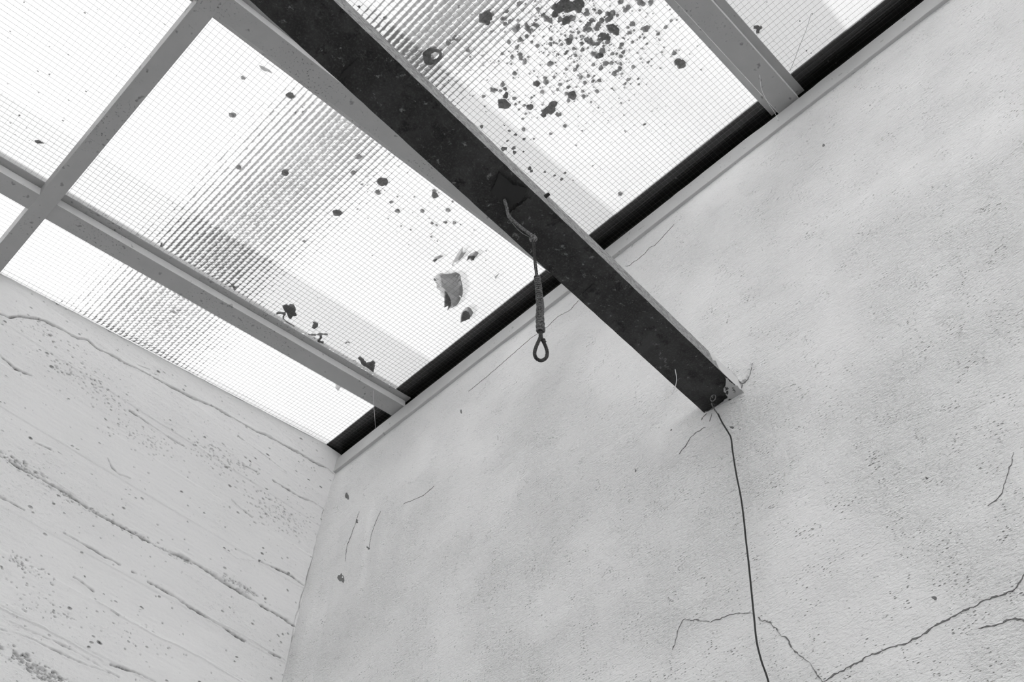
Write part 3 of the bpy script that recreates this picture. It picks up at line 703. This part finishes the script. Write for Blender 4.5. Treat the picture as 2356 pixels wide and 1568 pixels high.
for p, r, rag in (((1117, 40), (17, 21), .3), ((1158, 238), (16, 18), .3), ((1163, 218), (8, 10), .3), ((1135, 206), 9, .5), ((1268, 246), (16, 19), .4), ((1252, 258), 12, .4), ((1284, 262), 8, .4),
                  ((1302, 4), (26, 22), .45), ((1330, 12), (16, 18), .3), ((1284, 16), (14, 14), .5), ((1410, 66), (13, 19), .3), ((1386, 82), (10, 12), .5), ((1397, 85), (9, 10), .3), ((1378, 92), 7, .5)):
    spot(p, r, rag, n=26)
spot((994, 128), (26, 25), .12, True, 34)
# fine specks: countless, so joined per pane
def specks(key, n, gen, rr):
    mb = MB()
    for _ in range(n):
        px = gen(); c = at_w(px, WT)
        if pane_of(px) is not panes[key]: continue
        r = .00078*rr*(.5+random.random()**3*2.2); mb.prism(blob_out(c, r, r*random.uniform(.6, 1), 9, .12), WT, WT+.0004)
    mb.build('dirt_specks', M_LICHENS, panes[key], ROOF, kind='stuff')
specks((2, 0), 1500, lambda: (random.gauss(1330, 110), random.gauss(90, 95)), 1.25)
specks((1, 0), 260, lambda: (random.gauss(960, 130), random.gauss(470, 80)), .9)
specks((1, 1), 90, lambda: (random.uniform(0, 420), random.uniform(0, 420)), 1.0)
specks((0, 0), 40, lambda: (random.uniform(100, 860), random.uniform(560, 1000)), .9)
specks((3, 0), 50, lambda: (random.uniform(1640, 2000), random.uniform(0, 150)), .9)

# ============================================================ LOOSE LEAVES AND TWIGS ON THE GLASS
def loose(name, label, cat, px, m, org=(0, 0), sc=1, lift=.0024, amp=.0017, extra=None, group=None):
    out = [at_w((org[0]+a/sc, org[1]+b/sc), WT+.001) for a, b in px]
    cx_, cy_ = np.mean(out, 0)
    n = len(out); mb = MB(); rings = [1, .66, .33]; V = []; ph = random.random()*6
    for z_ in (0, .0003):
        for k_ in rings:
            for (a, b) in out:
                x, y = cx_+(a-cx_)*k_, cy_+(b-cy_)*k_
                V.append((x, y, WT+.0006+z_+lift+amp*(math.sin((x-cx_)*190+ph)+math.sin((y-cy_)*160)) * .5))
        V.append((cx_, cy_, WT+.0006+z_+lift))
    H = 3*n+1; Fc = []
    for s_, b in ((0, 0), (1, H)):
        for r_ in range(2):
            for i in range(n):
                q = (b+r_*n+i, b+r_*n+(i+1) % n, b+(r_+1)*n+(i+1) % n, b+(r_+1)*n+i); Fc.append(q if s_ else q[::-1])
        for i in range(n):
            q = (b+2*n+i, b+2*n+(i+1) % n, b+3*n); Fc.append(q if s_ else q[::-1])
    Fc += [(i, (i+1) % n, H+(i+1) % n, H+i) for i in range(n)]
    mb.add(V, Fc)
    if extra is None:
        o = mb.build(name, m, None, ROOF, smooth=True, label=label, category=cat)
        if group: o['group'] = group
        return o
    t = thing(name, label, cat, ROOF, group); mb.build('blade', m, t, ROOF, smooth=True); extra(t); return t
o3, s3 = (960, 540), 7.125
def fold(t):
    pts = pl_px([(445,900),(485,930),(530,1010),(556,1085),(540,1170),(490,1235),(500,1150),(440,1180),(440,1060)], o3, s3)
    mb = MB(); mb.prism([at_w(p, WT+.0005) for p in pts], WT+.0002, WT+.0008); o = mb.build('curled_fold', M_LEAFD, t, ROOF); o['label'] = 'dark curled fold of the leaf'
    pts = pl_px([(262,712),(285,700),(310,735),(280,745)], o3, s3); mb = MB(); mb.prism([at_w(p, WT) for p in pts], WT+.0002, WT+.0006); mb.build('stalk', M_LEAFD, t, ROOF)
loose('leaf', 'large pale dry leaf with a dark fold, on the glass left of the cord', 'leaf', [(260,715),(320,665),(380,630),(470,640),(580,625),(640,600),(700,640),(715,720),(740,830),(748,900),(745,960),(720,1030),(690,1090),(650,1140),(570,1190),(510,1215),(455,1180),(440,1090),(400,1000),(355,930),(320,870),(290,800)], M_LEAFM, o3, s3, extra=fold)
def core(px, org, sc, nm='dark_centre'):
    def f(t):
        mb = MB(); mb.prism([at_w((org[0]+a/sc, org[1]+b/sc), WT) for a, b in px], WT+.0002, WT+.0007); mb.build(nm, M_LEAFD, t, ROOF)
    return f
loose('leaf', 'small curled leaf with dark centre beside the black flashing, below the large leaf', 'leaf', [(820,1170),(870,1200),(915,1250),(900,1310),(850,1370),(780,1400),(705,1420),(710,1310),(730,1250),(765,1210)], M_LEAFM, o3, s3,
      extra=core([(790,1230),(845,1260),(872,1320),(860,1360),(790,1395),(705,1420),(712,1310),(740,1250)], o3, s3))
loose('seed_wing', 'two-pointed pale winged seed above the large leaf', 'seed', [(752,200),(742,270),(740,300),(812,270),(740,360),(690,410),(640,445),(620,450),(600,470),(575,500),(560,488),(580,450),(600,400),(650,310)], M_LEAFM, o3, s3)
loose('seed_wing', 'winged seed with dark body, rightmost of the three above the large leaf', 'seed', [(960,250),(1010,290),(970,350),(930,390),(880,415),(800,430),(830,340),(880,300)], M_LEAFM, o3, s3, extra=core([(830,335),(950,340),(925,400),(880,415),(860,370),(800,425)], o3, s3, 'seed_body'))
loose('seed_wing', 'small winged seed, leftmost of the three above the large leaf', 'seed', [(425,338),(370,380),(330,395),(285,435),(245,410),(300,350),(370,325)], M_LEAFM, o3, s3, extra=core([(245,410),(265,395),(320,380),(330,395),(285,437)], o3, s3, 'seed_body'))
loose('seed', 'tiny dark seed between the large leaf and the dark beam', 'seed', [(1350,625),(1310,680),(1280,720),(1265,690),(1300,660)], M_LEAFD, o3, s3, amp=.0005)
o5, s5 = (600, 650), 5.6
loose('leaf', 'dark lobed leaf lying beside the lowest glazing bar', 'leaf', [(270,290),(330,265),(358,290),(375,268),(420,280),(455,330),(445,370),(470,410),(455,430),(410,430),(400,460),(375,465),(345,420),(325,390),(295,340)], M_LEAFD, o5, s5)
loose('leaf', 'curled brownish leaf between the lobed leaf and the twig', 'leaf', [(690,495),(725,510),(740,530),(735,570),(705,590),(680,600),(660,580),(665,540),(685,520),(670,500)], M_LEAFD, o5, s5)
loose('leaf', 'black crumpled leaf by the wall end of the lowest glazing bar', 'leaf', [(1250,960),(1290,940),(1310,990),(1335,1020),(1350,995),(1365,1040),(1405,1080),(1415,1040),(1450,990),(1475,1030),(1455,1150),(1380,1100),(1300,1050),(1270,1000)], M_LEAFD, o5, s5)
loose('leaf', 'small grey leaf poking out under the lowest glazing bar', 'leaf', [(960,1270),(1000,1290),(1040,1315),(1030,1350),(1010,1390),(985,1412),(962,1370)], M_LEAFM, o5, s5)
loose('bark_scrap', 'dark scrap of bark on the upper left pane', 'debris', [(195,790),(215,788),(240,797),(258,808),(215,808),(200,800)], M_LEAFD, (0, 0), 2.45, amp=.0005)
loose('bark_scrap', 'long black scrap of bark against the lowest glazing bar in the striped band', 'debris', [(445,895),(520,940),(600,1010),(680,1075),(655,1115),(620,1105),(570,1040),(500,950)], M_LEAFD, (480, 560), 10.7, amp=.0005)
loose('bark_scrap', 'thin dark curl in the narrow pane beside the board-marked wall', 'debris', [(465,768),(485,766),(505,780),(512,790),(490,784),(478,778)], M_LEAFD, (200, 400), 2.45, amp=.0005)
loose('bark_scrap', 'tiny black drop-shaped scrap above the lowest glazing bar', 'debris', [(415,380),(425,390),(425,402),(410,408),(415,395)], M_LEAFD, (200, 400), 2.45, amp=.0005)
loose('dead_insect', 'dead winged insect near the top glazing bar left of the beam', 'insect', [(1540,1175),(1600,1195),(1650,1215),(1720,1250),(1760,1290),(1785,1315),(1755,1328),(1690,1290),(1640,1290),(1600,1262),(1560,1240)], M_LEAFD, (400, 0), 7.84, amp=.0006)
loose('dirt_clump', 'dark ragged clump on the top right pane beside the glazing bar', 'debris', [(960,310),(1010,300),(1035,318),(1060,310),(1062,340),(1035,360),(1030,395),(995,405),(990,380),(1002,355),(980,338),(958,350)], M_LEAFD, (1550, 0), 5.227, amp=.0005)
def stick(name, label, px, r, org, sc, cat='twig', twigs=()):
    t = []
    mb = MB()
    for P_, rr in [(px, r)]+list(twigs):
        Q = [at_w((org[0]+a/sc, org[1]+b/sc), WT+.002) for a, b in P_]
        Q = smooth_path([(u, v, WT+.0025+random.uniform(-.0003, .0003)) for u, v in Q], 4)
        mb.tube(Q, [rr*.00078*random.uniform(.8, 1.15) for _ in Q], 7)
    return mb.build(name, M_LEAFD, None, ROOF, smooth=True, label=label, category=cat)
stick('twig', 'short black twig with a knobbly stub beside the lowest glazing bar', [(610,655),(700,662),(780,650),(860,660)], 2.4, o5, s5, twigs=[([(770,670),(775,700),(745,735),(770,750),(810,760)], 3.6), ([(685,690),(700,712)], 1.6)])
stick('twig', 'bent black twig just below the dark lobed leaf', [(205,385),(250,378),(320,392)], 3.4, o5, s5, twigs=[([(315,395),(290,440),(330,490),(430,545)], 2.0)])
stick('twig', 'small crooked bit right of the knobbly twig', [(1090,775),(1115,758),(1145,765)], 1.4, o5, s5)
stick('twig', 'thin comma-shaped bit just left of the black crumpled leaf', [(1180,990),(1205,986),(1228,1000)], 1.0, o5, s5)

# ============================================================ COBWEBS
def web(label, pts, r=.0004):
    mb = MB(); mb.tube(smooth_path(pts, 5), r, 5); mb.build('cobweb_thread', M_WEB, None, ROOM, label=label, category='cobweb')
def room(px, wv): u, v = at_w(px, wv); q = (ROOF @ Vector((u, v, wv))); return (q[0], q[1], q[2]-EYE)
web('cobweb thread crossing the wall end of the upper right glazing bar', [room((1748,172),1.57), room((1752,205),1.566), room((1768,238),1.565), room((1784,262),1.56), room((1800,298),1.555)])
web('beaded cobweb thread over the top right pane', [room((1866,32),1.59), room((1855,68),1.592), room((1840,105),1.594), room((1827,140),1.596), room((1817,164),1.598)], .0006)
web('cobweb thread across the flashing near the room corner', [room((859,898),1.57), room((860,930),1.568), room((864,984),1.565)], .0004)
web('wispy thread caught on the lower edge of the beam near its wall end', [under_z((1553,848))+[0,0,-.001], under_z((1556,868))+[0,0,-.004], under_z((1551,885))+[0,0,-.008], under_z((1545,895))+[0,0,-.010]], .0006)
bpy.context.view_layer.update()
